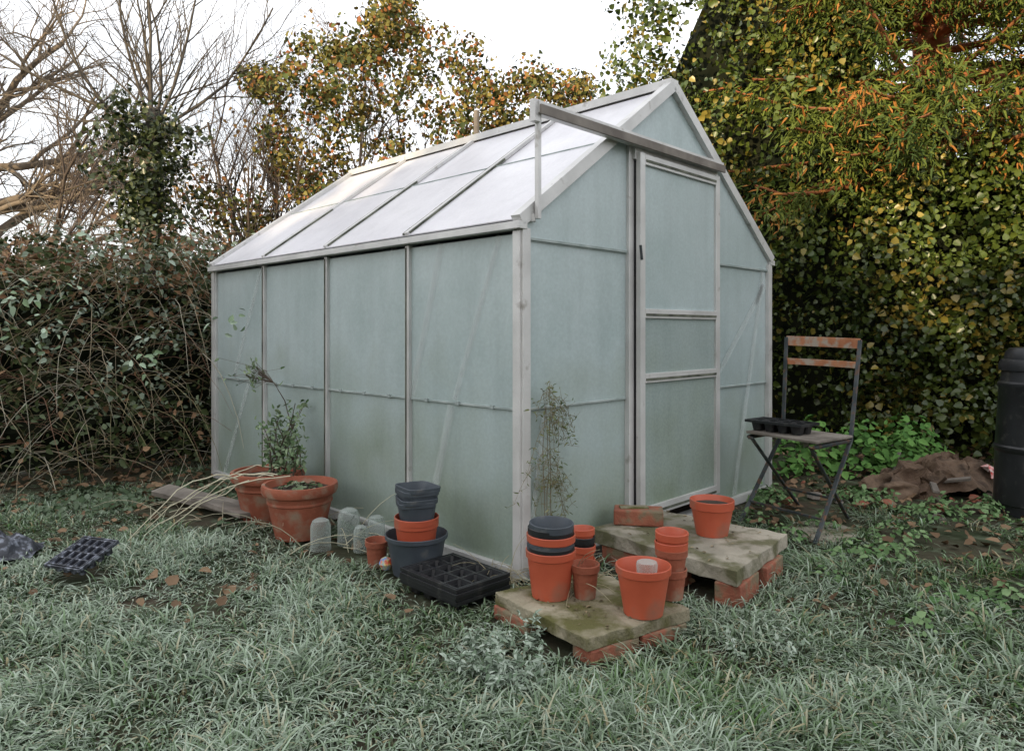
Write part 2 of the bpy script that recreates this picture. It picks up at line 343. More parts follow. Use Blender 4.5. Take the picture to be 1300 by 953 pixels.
bar('track_support_rod',(.045,yd+.004,EH+.03),(.045,yd+.004,HD-.024),.020,.020,M_frame,gw,up=(1,0,0))
bar('track_support_foot',(.045,yd+.02,EH+.035),(.02,.0,EH+.03),.03,.03,M_frame,gw)
bar('lock_hook',(dl+.0,yd-.02,1.36),(dl-.012,yd-.02,1.43),.012,.008,M_iron,gw)
box('interior_floor',(WD-.1,LN-.1,.02),(MX,LN/2,.012),M_soil,gw)

# ---------------------------------------------------------------- paving slabs and bricks
def rough_slab(name,cs,ztop,th,mat,parent):
    n=14; c=[np.array(q) for q in cs]; V=[];Fc=[]
    for lay in range(2):
        for jj in range(n+1):
            for ii in range(n+1):
                u,v=ii/n,jj/n; q=c[0]*(1-u)*(1-v)+c[1]*u*(1-v)+c[2]*u*v+c[3]*(1-u)*v
                e=(ii in(0,n)) or (jj in(0,n))
                q=q+R.normal(0,.003 if e else 0,2)
                z=ztop-(th if lay else 0)+R.normal(0,.001)-(.006*R.random() if (e and not lay) else 0)
                V.append((q[0],q[1],z))
    m=(n+1)**2
    for jj in range(n):
        for ii in range(n):
            k=jj*(n+1)+ii; Fc.append((k,k+1,k+n+2,k+n+1)); Fc.append((m+k,m+k+n+1,m+k+n+2,m+k+1))
    for ii in range(n):
        for k,k2 in ((ii,ii+1),(n*(n+1)+ii+1,n*(n+1)+ii),((ii+1)*(n+1),ii*(n+1)),(ii*(n+1)+n,(ii+1)*(n+1)+n)):
            Fc.append((k,m+k,m+k2,k2))
    return mesh(name,V,Fc,mat,parent,bevel=.003)
s1=E('paving_slab_step'); 
C1=[(-.062,2.56),(.228,2.17),(.606,2.41),(.316,2.80)]
rough_slab('slab',C1,.085,.045,M_slab,s1)
for q,rz in (((.30,2.27),.57),((.48,2.38),.57),((.03,2.5),2.2),((.33,2.62),.6)):
    box('support_brick',(.2,.095,.05),(q[0],q[1],.015),M_brick,s1,(0,0,rz),.006)
s2=E('doorstep_slab')
C2=[(.35,3.17),(.82,2.60),(1.19,3.08),(.735,3.50)]
rough_slab('slab',C2,.145,.06,M_slab2,s2)
for q,rz in (((.86,2.72),.93),((1.03,2.92),.93),((1.06,3.06),.9),((.62,2.92),2.25),((.5,3.08),2.25),((.8,3.2),.9)):
    box('support_brick',(.215,.10,.085),(q[0],q[1],.042),M_brick,s2,(0,0,rz),.006)
bk=E('brick',(.575,3.24,.146),math.radians(-10))
box('body',(.22,.115,.068),(0,0,.035),M_brick,bk,bevel=.007)
box('moss_on_top',(.13,.05,.008),(-.02,.005,.071),M_slab,bk,(0,0,.2),.003)

# ---------------------------------------------------------------- pots
def stack(name,x,y,z,parts,ang=0):
    e=E(name,(x,y,z),ang)
    for k,(nm,rt,rb,h,zz,mt,sq,tilt) in enumerate(parts):
        pot(nm,rt,rb,h,mt,e,zz,sq=sq,tilt=(tilt,tilt*.6),ang=0)
    return e
stack('stack_of_plant_pots',.137,2.52,.086,[
 ('lower_pot',.089,.066,.165,0,M_terra,0,0),('black_pot',.084,.06,.15,.030,M_bplas,0,.01),('black_pot',.084,.06,.15,.042,M_gplas,0,-.012),
 ('orange_pot',.087,.062,.155,.066,M_terra,0,.012),('black_pot',.082,.06,.15,.094,M_bplas,0,0),('black_pot',.079,.058,.15,.110,M_gplas,0,.03)])
stack('plant_pot',.257,2.505,.086,[('pot',.052,.036,.118,0,M_clay,0,0)])
stack('stack_of_plant_pots',.283,2.86,.0,[('pot',.052,.038,.11,0,M_terra,0,0),('pot',.052,.038,.11,.055,M_terra,0,.02),('liner',.050,.037,.10,.10,M_bplas,0,.02),('pot',.052,.038,.11,.12,M_terra,0,-.03)])
e=E('plant_pot',(.436,2.365,.086)); pot('pot',.092,.064,.16,M_terra,e); 
lathe('clear_cup_body',[(.026,.05),(.036,.15),(.033,.158),(.0005,.160)],M_clear,e,28,(0.012,0,.01)); lathe('soil',[(.0005,.062),(.068,.055)],M_soil,e,24)
stack('stack_of_plant_pots',.559,2.50,.086,[('pot',.055,.040,.105,0,M_clay,0,0),('pot',.057,.041,.11,.065,M_clay,0,.01),('pot',.058,.042,.11,.088,M_terra,0,0),('pot',.058,.042,.11,.122,M_terra,0,.025)])
e=E('plant_pot',(.862,3.07,.146)); pot('pot',.094,.066,.150,M_terra,e,soil=True,rim=.035)
e=E('stack_of_plant_pots',(-.405,3.02,0),.3)
pot('bucket',.133,.098,.165,M_gplas,e,rim=.018,band=.009)
pot('orange_pot',.094,.07,.16,M_terra,e,.060); pot('orange_pot',.094,.07,.16,M_terra,e,.078,tilt=(.02,0)); 
for k,zz in enumerate((.165,.180,.212,.226)):
    pot('grey_square_pot',.080,.058,.14,M_gplas,e,zz,sq=5,tilt=(.02*(k%2),-.025+.02*k),ang=.12*k,rim=.02)
stack('plant_pot',-.59,3.10,0,[('pot',.052,.036,.115,0,M_clay,0,.05)])
for x,y,r,h in ((-.895,3.33,.047,.145),(-.785,3.42,.052,.17),(-.70,3.30,.034,.12),(-.66,3.46,.042,.125)):
    e=E('clear_plastic_jar',(x,y,0)); lathe('jar_body',[(r*1.04,0),(r*1.04,.012),(r,.02),(r,h*.78),(r*.8,h*.93),(r*.4,h),(.0005,h)],M_clear,e,32)
e=E('colourful_wrapper',(-.535,3.02,.035)); o=lathe('crumpled_body',[(.0005,-.03),(.02,-.022),(.03,0),(.022,.02),(.0005,.03)],noise_mat('printed_foil',(.05,.2,.6),(.8,.75,.1),30,.4,c3=(.7,.08,.05),s3=45,t3=.52),e,12,smooth=False)
def bigpot(x,y,rt,rb,h,tilt=0):
    e=E('terracotta_pot',(x,y,0)); 
    pr=[(.0005,0),(rb,0),(rb*1.02,.01),(rt*.83,h-.095),(rt*.86,h-.09),(rt*.86,h-.082),(rt*.85,h-.078),(rt*.88,h-.05),(rt*.97,h-.046),(rt,h-.03),(rt,h-.012),(rt*.985,h),(rt*.90,h),(rt*.88,h-.012),(rt*.8,h-.05)]
    lathe('pot_body',pr,M_clay,e,64); lathe('soil',[(.0005,h-.022),(rt*.5,h-.028),(rt*.885,h-.035)],M_soil,e,24); return e
p1=bigpot(-1.33,3.88,.195,.125,.262); p2=bigpot(-1.06,3.56,.185,.118,.262)

# ---------------------------------------------------------------- seed trays
def tray(name,x,y,z,rz,nx_,ny_,cell,h,mat,layers=1,tilt=0):
    e=E(name,(x,y,z),rz); e.rotation_euler=(tilt,0,rz); w=nx_*cell; d=ny_*cell
    for ly in range(layers):
        zz=ly*.016; ox=R.normal(0,.004); oy=R.normal(0,.004)
        for a_ in range(nx_):
            for b_ in range(ny_):
                cx=-w/2+cell*(a_+.5)+ox; cy=-d/2+cell*(b_+.5)+oy
                if ly==layers-1 or a_ in(0,nx_-1) or b_ in(0,ny_-1):
                    lathe('cell',[(.0005,.0),(cell*.30,.0),(cell*.44,h)],mat,e,20,(cx,cy,zz),6)
        for a_ in range(nx_+1): box('web',(cell*.13,d+cell*.1,.004),(-w/2+cell*a_+ox,oy,zz+h),mat,e,bevel=.0008)
        for b_ in range(ny_+1): box('web',(w+cell*.12,cell*.13,.0046),(ox,-d/2+cell*b_+oy,zz+h+.0005),mat,e,bevel=.0008)
        for sgn in (-1,1):
            box('rim',(w+.03,.006,.014),(ox,sgn*(d/2+.012)+oy,zz+h-.004),mat,e,bevel=.001); box('rim',(.006,d+.017,.0138),(sgn*(w/2+.012)+ox,oy,zz+h-.004),mat,e,bevel=.001)
    return e
tray('seed_tray',-.225,2.79,-.012,math.radians(-46),4,3,.080,.045,M_bplas,4)
t=tray('seed_tray',-1.78,2.97,.055,math.radians(-20),4,4,.042,.045,M_frostp,1,.35)
n=22;V=[];Fc=[]
for j in range(n):
    for i in range(n): V.append(((i/(n-1)-.5)*.30,(j/(n-1)-.5)*.26,0))
V=np.array(V); V[:,2]=(1-np.clip((np.hypot(V[:,0]/.15,V[:,1]/.13)),0,1)**2)*(.05+.10*vn(V,.05,31)); V[:,:2]+=(np.stack([vn(V,.06,1),vn(V,.06,5)],1)-.5)*.03
for j in range(n-1):
    for i in range(n-1): Fc.append((j*n+i,j*n+i+1,(j+1)*n+i+1,(j+1)*n+i))
mesh('black_compost_bag',V,Fc,M_frostp,loc=(-2.30,3.2,.02),rot=(0,0,.4))

# ---------------------------------------------------------------- chair
ch=E('folding_chair')
Lf=(1.22,3.81,0);Rf=(1.45,3.41,0);Ls=(1.53,4.02,.455);Rs=(1.75,3.68,.455);Lt=(1.588,4.12,.985);Rt=(1.858,3.80,.972)
FL=(1.27,3.83,.45);FR=(1.475,3.475,.45);RL=(1.66,4.16,0);RR=(1.84,3.86,0)
def strap(name,a,b,w=.022,h=.009,mat=M_iron): return bar(name,a,b,w,h,mat,ch,up=(.8,.6,0),bevel=.002)
for a,b,nm in ((Lf,Ls,'front_leg'),(Rf,Rs,'front_leg'),(Ls,Lt,'back_post'),(Rs,Rt,'back_post')): strap(nm,a,b)
off=np.array([.012,-.016,0])
strap('rear_leg',np.array(FL)+off,np.array(RL)+off); strap('rear_leg',np.array(FR)-off,np.array(RR)-off)
def lerp(a,b,t): return tuple(np.array(a)*(1-t)+np.array(b)*t)
strap('front_stretcher',lerp(Lf,Ls,.22),lerp(Rf,Rs,.22),.012,.012); strap('rear_stretcher',lerp(FL,RL,.72),lerp(FR,RR,.72),.012,.012)
def curved(name,a,b,h,mat,bow=.03,th=.012):
    a=np.array(a);b=np.array(b);n=14;bk_=np.array([.78,.62,0]);V=[];Fc=[]
    for i in range(n+1):
        f=i/n;q=a*(1-f)+b*f+bk_*bow*math.sin(math.pi*f)
        for dz,dn in ((-h/2,0),(h/2,0),(h/2,th),(-h/2,th)): V.append(q+np.array([0,0,dz])+bk_*dn)
    for i in range(n):
        for k in range(4): Fc.append((i*4+k,(i+1)*4+k,(i+1)*4+(k+1)%4,i*4+(k+1)%4))
    Fc+= [(0,1,2,3),(n*4+3,n*4+2,n*4+1,n*4)]
    mesh(name,V,Fc,mat,ch,bevel=.002)
curved('top_back_slat',lerp(Ls,Lt,.96),lerp(Rs,Rt,.96),.055,M_woodr); curved('lower_back_slat',lerp(Ls,Lt,.74),lerp(Rs,Rt,.74),.035,M_woodr)
for k in range(7):
    t=(k+.5)/7; a=np.array(lerp(FL,Ls,t));b=np.array(lerp(FR,Rs,t)); a[2]=b[2]=.475
    bar('seat_slat',a-(b-a)*.03,b+(b-a)*.03,.045,.014,M_wood,ch,bevel=.003)
strap('seat_rail',FL,Ls,.02,.016);strap('seat_rail',FR,Rs,.02,.016)
tr_=tray('pot_carrier_tray',1.44,3.80,.484,math.radians(-52),4,2,.075,.055,M_bplas,1)

# ---------------------------------------------------------------- bin on the right
e=E('compost_bin',(2.915,3.95,0))
lathe('bin_body',[(.0005,0),(.20,0),(.195,.06),(.205,.065),(.20,.35),(.207,.36),(.207,.38),(.198,.39),(.18,.70),(.186,.71),(.186,.73),(.175,.74),(.165,.80),(.0005,.8)],M_bplas,e,48)
lathe('bin_lid',[(.18,.80),(.182,.83),(.17,.86),(.155,.865),(.15,.90),(.13,.925),(.0005,.935)],M_bplas,e,48)
e=E('wooden_plank',(-1.80,4.08,.06),math.radians(-28)); box('board',(.66,.12,.03),(0,0,0),M_wood,e,(.16,.05,0)); 
e=E('wooden_plank',(-1.58,3.90,.06),math.radians(-38)); box('board',(.5,.11,.025),(0,0,0),M_wood,e,(-.1,.03,0))
e=E('post',(W(605,150,6.9)[0],6.9,0)); lathe('pole',[(.03,0),(.028,3.15),(.0005,3.16)],M_wood,e,10)
e=E('stepping_stone',(1.58,3.62,.0)); lathe('stone',[(.0005,-.02),(.17,-.02),(.175,.0),(.16,.014),(.0005,.018)],M_slab2,e,11,smooth=False)

n=60;V=[];Fc=[]
for j in range(n):
    for i in range(n):
        u=i/(n-1)*2-1;v=j/(n-1)*2-1
        V.append((u*.42+.05*v,v*.26,0))
V=np.array(V); rr=np.clip(1-np.abs(V[:,0]/.44)**2.5-np.abs(V[:,1]/.28)**2.5,0,1)
Vr=V.copy(); Vr[:,0]=V[:,0]*.8+V[:,1]*.6; Vr[:,1]=(-V[:,0]*.6+V[:,1]*.8)*2.2
rid=1-np.abs(vn(Vr,.16,5)*2-1); rid2=1-np.abs(vn(Vr,.07,25)*2-1)
V[:,2]=rr**.45*(.02+.07*np.clip(1+V[:,0]/.3,0,2)+.10*rid**2+.035*rid2)-.02
V[:,:2]+= (np.stack([vn(V,.1,11),vn(V,.1,17)],1)-.5)*.14
for j in range(n-1):
    for i in range(n-1): Fc.append((j*n+i,j*n+i+1,(j+1)*n+i+1,(j+1)*n+i))
mesh('sacking_heap',V,Fc,M_sack,None,False,loc=(2.70,4.60,0),rot=(0,0,.3))
rb=E('rubble'); 
for k in range(26):
    s=.02+.04*R.random(); x=2.5+R.normal(0,.4); y=4.3+R.normal(0,.22)
    lathe('stone',[(.0005,-s*.5),(s*.7,-s*.35),(s,0),(s*.65,s*.4),(.0005,s*.5)],[M_brick,M_soil,M_wood][k%3],rb,6+k%3,(x,y,s*.1),rot=(R.normal(0,.4),R.normal(0,.4),R.random()*3),smooth=False)
for k in range(7):
    x=2.65+R.normal(0,.3); y=4.42+R.normal(0,.15); box('wood_scrap',(.15+.2*R.random(),.035,.018),(x,y,.06+.05*R.random()),M_wood,rb,(R.normal(0,.2),R.normal(0,.25),R.random()*3),.003)
e=E('crisp_packet',(3.02,4.45,.14),.4); V=[(x*.07,y*.05,.02*math.sin(x*5+y*3)) for y in (-1,-.3,.3,1) for x in (-1,-.5,0,.5,1)]
mesh('foil_sheet',V,[(j*5+i,j*5+i+1,j*5+i+6,j*5+i+5) for j in range(3) for i in range(4)],noise_mat('printed_packet',(.6,.05,.04),(.8,.78,.75),22,.4),e,rot=(.7,.2,0))

# ---------------------------------------------------------------- grass
def blades(T,nb,length,lean,wid,frost,base,tip):
    idx=np.repeat(np.arange(len(T)),nb); n=len(idx)
    rad=R.normal(0,.028,(n,2)); P=np.zeros((n,3)); P[:,:2]=T[idx]+rad
    P[:,2]=gh(P[:,0],P[:,1])-.004
    LL=length[idx]*(.45+.8*R.random(n)); az=R.random(n)*6.283
    ld=np.stack([np.cos(az),np.sin(az)],1)*.6+rad/.03*.5; ld+=wind[idx]
    ln=lean*(.4+R.random(n))
    k=5; V=np.zeros((n,k,2,3)); pr=P.copy(); side=np.stack([-ld[:,1],ld[:,0],0*ld[:,0]],1); side=nrm(side)
    d=np.concatenate([ld*.25*ln[:,None],np.ones((n,1))],1); w=wid*(.45+.9*R.random(n))
    for s in range(k):
        ww=(w*[1,1,.85,.55,.08][s])[:,None]
        V[:,s,0]=pr-side*ww/2; V[:,s,1]=pr+side*ww/2
        pr=pr+nrm(d)*(LL/(k-1))[:,None]; d=d+np.concatenate([ld*ln[:,None]*.6,-np.ones((n,1))*(.38*ln[:,None])],1)
    V[...,2]=np.maximum(V[...,2],-.01)
    fr=np.clip(frost[idx]+R.normal(0,.25,n),0,1)
    C=np.zeros((n,k,2,3))
    dead=(R.random(n)<.11); bb=.55+.9*R.random((n,1))
    for s in range(k):
        t=np.clip((s/(k-1))**.9*1.0*fr+.04*fr,0,1)
        b=np.where(dead[:,None],np.array([[.26,.21,.10]]),np.asarray(base)[None]*bb)
        C[:,s,:,:]=(b*(1-t[:,None])+np.asarray(tip)[None]*t[:,None])[:,None,:]
    b=(np.arange(n)*k*2)[:,None]
    Q=np.concatenate([b+np.array([[2*s,2*s+1,2*s+3,2*s+2]]) for s in range(k-1)],1).reshape(-1,4)
    return V.reshape(-1,3),Q,C.reshape(-1,3)
nT=9000
Y=1.15+(5.6-1.15)*R.random(nT*2)**1.25; X=(R.random(nT*2)*2-1)*(.76*Y+.7)
lx,ly=loc2(X,Y)
inside=(lx>-.06)&(lx<WD+.05)&(ly>-.08)&(ly<LN+.05)
def inpoly(X,Y,C,m=1.06):
    c=np.mean(C,0); ok=np.ones(len(X),bool)
    for i in range(4):
        a=(np.array(C[i])-c)*m+c;b=(np.array(C[(i+1)%4])-c)*m+c
        ok&=((b[0]-a[0])*(Y-a[1])-(b[1]-a[1])*(X-a[0]))>0
    return ok
bad=inside|inpoly(X,Y,C1)|inpoly(X,Y,C2,1.1)
Z=np.stack([X,Y,0*X],1)
for cx,cy,cr in ((-1.33,3.88,.17),(-1.06,3.56,.17),(-.405,3.02,.16),(-.225,2.79,.19),(-1.78,2.97,.14),(-1.74,2.86,.08),(-2.30,3.15,.15),(-.59,3.1,.08),(-.8,3.35,.2),(-.68,3.38,.15),(.28,2.86,.08),(2.9,3.95,.22),(2.72,4.6,.38),(-1.7,4.02,.25),(-1.55,3.8,.2),(-1.95,4.05,.2)):
    bad|=((X-cx)**2+(Y-cy)**2)<cr**2
nz=vn(Z,.45,2); nzb=vn(Z,.33,12)
bare=np.clip((X-1.3)/.9,0,1)*np.clip((Y-2.6)/.9,0,1)*.95+np.clip((Y-4.1)/.8,0,1)*.55
bare+=np.clip(1-np.abs(ly+.25)/.3,0,1)*(lx>0)*.5 + np.clip(1-np.abs(lx+.18)/.25,0,1)*(ly>0)*.35
bare+=np.clip((X-.8)/1.5,0,1)*.25+(nzb>.62)*.3
keep=(~bad)&(R.random(len(X))>bare*1.2*(nz>.3))&(R.random(len(X))<.35+nz)
Tf=np.stack([X,Y],1)[keep][:nT]
Z3=np.c_[Tf,np.zeros(len(Tf))]
n_=vn(Z3,.8,5); n2=vn(Z3,.28,7); n3=vn(Z3,.35,17); n4=vn(Z3,.22,27)
wind=np.stack([n3-.5,n2-.6],1)*1.9
length=.03+.16*n2**1.5*(.4+.9*n_)
length*=np.clip(1.1-.3*np.clip(Tf[:,1]-3.0,0,2),.45,1.1)
frost=np.clip(.62+.8*(n_-.45)+.5*(n4-.5)-.25*np.clip((Tf[:,1]-3.8)/1.2,0,1)-.50*np.clip((Tf[:,0]-.9)/.8,0,1)*np.clip((Tf[:,1]-1.9),0,1),.04,1)
V,Q,C=blades(Tf,14,length,1.4,.0060,frost,(.050,.105,.024),(.47,.55,.455))
qmesh('frosty_grass',V,Q,M_grass,C)

def weeds(name,spots,nl,sz,c1,c2,hgt,mat=M_dleaf,wr=.65):
    P=[];Nn=[]
    for x,y,r in spots:
        k=int(nl*r*r*100); a=R.random(k)*6.283; q=r*np.sqrt(R.random(k)); 
        P.append(np.stack([x+q*np.cos(a),y+q*np.sin(a),.015+hgt*(1-(q/r)**2)*(.3+.7*R.random(k))],1))
        Nn.append(np.stack([np.cos(a)*.5,np.sin(a)*.5-.15,np.ones(k)*.9],1)+R.normal(0,.35,(k,3)))
    P=np.concatenate(P);Nn=np.concatenate(Nn); t=R.random(len(P))
    return leaves(name,P,Nn,sz*(.6+.8*R.random(len(P))),mixc(c1,c2,t),mat,wr=wr,droop=.1)
T=Tubes();PL=[];TD=[];e=E('frosted_weeds')
for cx,cy,r,k in ((.0,2.08,.11,34),(-.12,2.2,.08,12),(.06,2.3,.05,6),(.75,2.2,.12,5)):
    for _ in range(k):
        p=np.array([cx+R.normal(0,r*.6),cy+R.normal(0,r*.5),0]); d=nrm(np.array([R.normal(0,.5),R.normal(-.1,.5),1]));L=.05+.07*R.random();pts=[p]
        for i in range(5):
            d=nrm(d+R.normal(0,.12,3)+np.array([0,0,-.1]));pts.append(pts[-1]+d*L/5)
            for _2 in range(4): v=nrm(R.normal(0,1,3)*np.array([1,1,.4])+d*.6); PL.append(pts[-1]);TD.append(v)
        T.add(pts,np.linspace(.0016,.0008,6),3,(.16,.20,.14))
T.make('stems',M_dleaf,e);PL=np.array(PL);n=len(PL)
leaves('leaves',PL,R.normal(0,.4,(n,3))+np.array([0,-.2,1]),.012+.016*R.random(n),mixc((.11,.17,.10),(.44,.51,.43),R.random(n)),M_dleaf,e,wr=.4,droop=0,tdir=np.array(TD))
sp=[(2.3,3.9,.18),(2.7,3.6,.15),(1.9,3.5,.15),(2.1,4.3,.2),(2.5,4.1,.12),(1.15,4.9,.2),(3.1,3.7,.2),(1.5,4.5,.25),(2.4,3.2,.12),(1.7,3.2,.12),(1.3,2.9,.08)]
for _ in range(34): sp.append((1.3+1.9*R.random(),2.3+2.0*R.random(),.05+.08*R.random()))
weeds('weeds',sp,42,.030,(.05,.12,.03),(.20,.30,.14),.07)
weeds('nettle_patch',[(2.5,5.1,.25),(2.9,5.2,.3),(2.2,5.2,.2),(2.75,4.95,.2),(1.9,5.0,.15)],45,.06,(.05,.14,.025),(.13,.27,.06),.42)
weeds('ground_ivy',[(-2.0,4.5,.3),(-2.5,4.2,.35),(-1.7,4.35,.2),(-1.2,4.15,.12),(-1.45,3.6,.1),(-.8,3.6,.1)],25,.035,(.03,.06,.02),(.14,.18,.12),.06)
n=4200; X=(R.random(n)*2-1)*4.6; Y=2.4+3.6*R.random(n)**.7; lx,ly=loc2(X,Y); k=~((lx>-.02)&(lx<WD+.02)&(ly>-.06)&(ly<LN+.02)); k&=(R.random(n)<np.clip((Y-2.2)/2.5,0,1)+.4*(X>1)); X=X[k];Y=Y[k];n=len(X)
leaves('leaf_litter',np.stack([X,Y,gh(X,Y)+.012+.02*R.random(n)],1),np.c_[R.normal(0,.4,(n,2)),np.ones(n)],.03+.035*R.random(n),mixc((.08,.045,.022),(.24,.155,.09),R.random(n)),M_dleaf,droop=0)
PP=[]
for Cc,zt,k in ((C1,.089,90),(C2,.149,70)):
    c=[np.array(q) for q in Cc]
    for _ in range(k):
        u,v=.04+.92*R.random(2); q=c[0]*(1-u)*(1-v)+c[1]*u*(1-v)+c[2]*u*v+c[3]*(1-u)*v; PP.append((q[0],q[1],zt))
PP=np.array(PP);n=len(PP); leaves('slab_litter',PP,np.c_[R.normal(0,.25,(n,2)),np.ones(n)],.006+.018*R.random(n),mixc((.06,.045,.025),(.30,.24,.14),R.random(n)),M_dleaf,droop=0,wr=.5)

# ---------------------------------------------------------------- hedges
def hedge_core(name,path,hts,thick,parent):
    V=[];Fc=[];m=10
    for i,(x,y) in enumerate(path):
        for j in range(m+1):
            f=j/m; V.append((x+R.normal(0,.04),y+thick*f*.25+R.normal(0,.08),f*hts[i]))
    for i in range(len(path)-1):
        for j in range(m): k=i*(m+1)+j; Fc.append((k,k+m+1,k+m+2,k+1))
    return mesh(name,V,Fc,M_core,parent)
def path_pts(pts,step):
    pts=np.array(pts,float);out=[]
    for a,b in zip(pts[:-1],pts[1:]):
        k=max(1,int(np.linalg.norm(b-a)/step)); out+= [a+(b-a)*i/k for i in range(k)]
    out.append(pts[-1]); return np.array(out)
iv=E('ivy_hedge')
pth=[(1.3,7.3),(2.3,6.6),(3.2,6.0),(4.4,5.5),(6.0,4.6),(7.5,3.6)]
def ivtop(x): return min(3.7+(x-1.3)*2.4,6.6) if x<2.5 else max(2.9,6.6-(x-2.5)*3.6)
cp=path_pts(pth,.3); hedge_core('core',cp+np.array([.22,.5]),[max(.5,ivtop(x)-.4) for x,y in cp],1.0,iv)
Cn=[];Rd=[]
for _ in range(900):
    f=R.random()**.9*(len(cp)-1); i=int(f); q=cp[i]+(cp[min(i+1,len(cp)-1)]-cp[i])*(f-i)
    z=R.random()*ivtop(q[0])
    bulge=.25*math.sin(z*1.3+q[0]*1.7)+R.normal(0,.22)
    r=.14+.28*R.random(); Cn.append((q[0]-bulge*.4,q[1]+.25-bulge*.8+z*.05,z)); Rd.append(r)
for _ in range(90):
    z=2.2+2.2*R.random(); Cn.append((1.2+R.normal(0,.2)+ (z-2.5)*.12,7.2+R.normal(0,.25),z)); Rd.append(.10+.15*R.random())
Cn=np.array(Cn);Rd=np.array(Rd)
P,Nn,ix=lumps(Cn,Rd,120,out=np.array([-.3,-.93,.15]),cut=-.1)
n=len(P); lc=R.random(len(Cn)); t=np.clip(.5*lc[ix]+.3*vn(P,.5)+.35*R.random(n)-.15,0,1)
C=mixc((.025,.052,.010),(.14,.18,.03),t)
y=R.random(n)<(.05+.34*(vn(P,.5,4)>.55)); C[y]=mixc((.19,.16,.025),(.32,.25,.05),R.random(y.sum()))
dk=(P[:,2]<1.2+.6*vn(P,.8,8)); C[dk]*=.65  # low leaves darkened: shade put into the leaf colour
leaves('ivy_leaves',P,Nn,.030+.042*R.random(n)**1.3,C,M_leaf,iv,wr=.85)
cf=E('conifer_tree'); T=Tubes(); cx0,cy0=4.0,6.9
T.add([(cx0,cy0,0),(cx0+.1,cy0,3),(cx0,cy0+.1,6),(cx0+.1,cy0+.1,8.5)],[.22,.18,.12,.03],8)
PP=[];DD=[]
for k in range(150):
    z=2.5+4.0*R.random(); a=R.random()*6.283; 
    d=np.array([math.cos(a),math.sin(a),.15-.1*R.random()]); 
    if d[1]>.3 and R.random()<.8: d[1]*=-1
    L=(2.3-(z-2.2)*.2)*(.6+.5*R.random()); q=np.array([cx0,cy0,z]); pts=[q]
    for i in range(7):
        d=nrm(d+np.array([0,0,-.05 if i<4 else .05])+R.normal(0,.08,3)); pts.append(pts[-1]+d*L/7)
        if i>1:
            for _ in range(19):
                v=nrm(d*.7+R.normal(0,.5,3)+np.array([0,0,-.35])); c0=pts[-2]+(pts[-1]-pts[-2])*R.random()
                for s in range(5): PP.append(c0+v*(.04+.055*s)+np.array([0,0,-.008*s*s])+R.normal(0,.012,3)); DD.append(v)
    T.add(pts,np.linspace(.045,.010,8),4)
T.make('trunk_and_branches',noise_mat('russet_bark',(.28,.09,.035),(.45,.18,.07),8,.9),cf)
PP=np.array(PP);DD=np.array(DD);n=len(PP)
t=np.clip(vn(PP,.5)*.7+.4*R.random(n)-.1,0,1); C=mixc((.03,.065,.012),(.19,.23,.035),t); o_=R.random(n)<.09*(1+3*(vn(PP,.7,3)>.6)); C[o_]=(.38,.16,.035)  # some sprays tinted orange: warm sunlight put into their colour
leaves('sprays',PP,R.normal(0,1,(n,3))+np.array([0,-.5,.5]),.05+.055*R.random(n),C,M_dleaf,cf,wr=.20,droop=.3,tdir=DD)

rt=E('hawthorn_tree'); T=Tubes(); tips=[]
for x,y,d in ((-2.1,8.6,(-.1,0,1)),(-1.1,8.8,(.05,0,1)),(-.1,8.4,(.2,0,1)),(.7,8.2,(.1,0,1)),(-2.7,8.3,(-.2,0,1))):
    grow(T,(x,y,0),d,3.2+ (.5 if -2<x<-.5 else -.5*(x>-.5)),.045,0,3,(10,6,5),.75,.12,.06,tips,.5,.25)
T.make('branches',M_twig,rt)
blob=[(345,110,30),(380,85,38),(420,70,30),(400,130,50),(360,165,42),(440,110,48),(470,60,32),(490,25,28),(520,45,40),(545,85,45),(500,110,60),(580,75,28),(600,125,40),(640,120,34),(672,105,26),(700,125,36),(738,122,24),(380,215,45),(430,180,50),(480,170,50),(415,245,35),(560,150,50),(330,110,20),(650,160,40),(720,160,35),(610,170,40),(505,5,20)]
Cn=[];Rd=[]
for px,py,r in blob:
    for _ in range(14):
        Yd=8.4+R.normal(0,.5); q=W(px+R.normal(0,r*.5),py+R.normal(0,r*.5),Yd); Cn.append(q); Rd.append(.08+.17*R.random())
for _ in range(160):
    Cn.append((-3.6+4.8*R.random(),8.4+R.normal(0,.3),.3+2.4*R.random())); Rd.append(.3)
P,Nn,ix=lumps(Cn,Rd,100,cut=-1,jr=.9); n=len(P)
lc=R.random(len(Cn)); t=np.clip(.5*lc[ix]+.6*R.random(n)-.1,0,1)
C=mixc((.09,.12,.03),(.30,.22,.055),t); o_=R.random(n)<.20; C[o_]=mixc((.38,.18,.055),(.32,.11,.045),R.random(o_.sum())); dk=R.random(n)<.22; C[dk]=(.05,.07,.02)
tp=np.array(tips); tp=tp[R.random(len(tp))<.4]; tp=tp[tp[:,2]<5.0]; P=np.concatenate([P,tp]);Nn=np.concatenate([Nn,R.normal(0,1,tp.shape)]);C=np.concatenate([C,mixc((.32,.18,.05),(.2,.13,.04),R.random(len(tp)))])
leaves('leaves',P,Nn,.033+.04*R.random(len(P)),C,M_dleaf,rt,wr=.75)

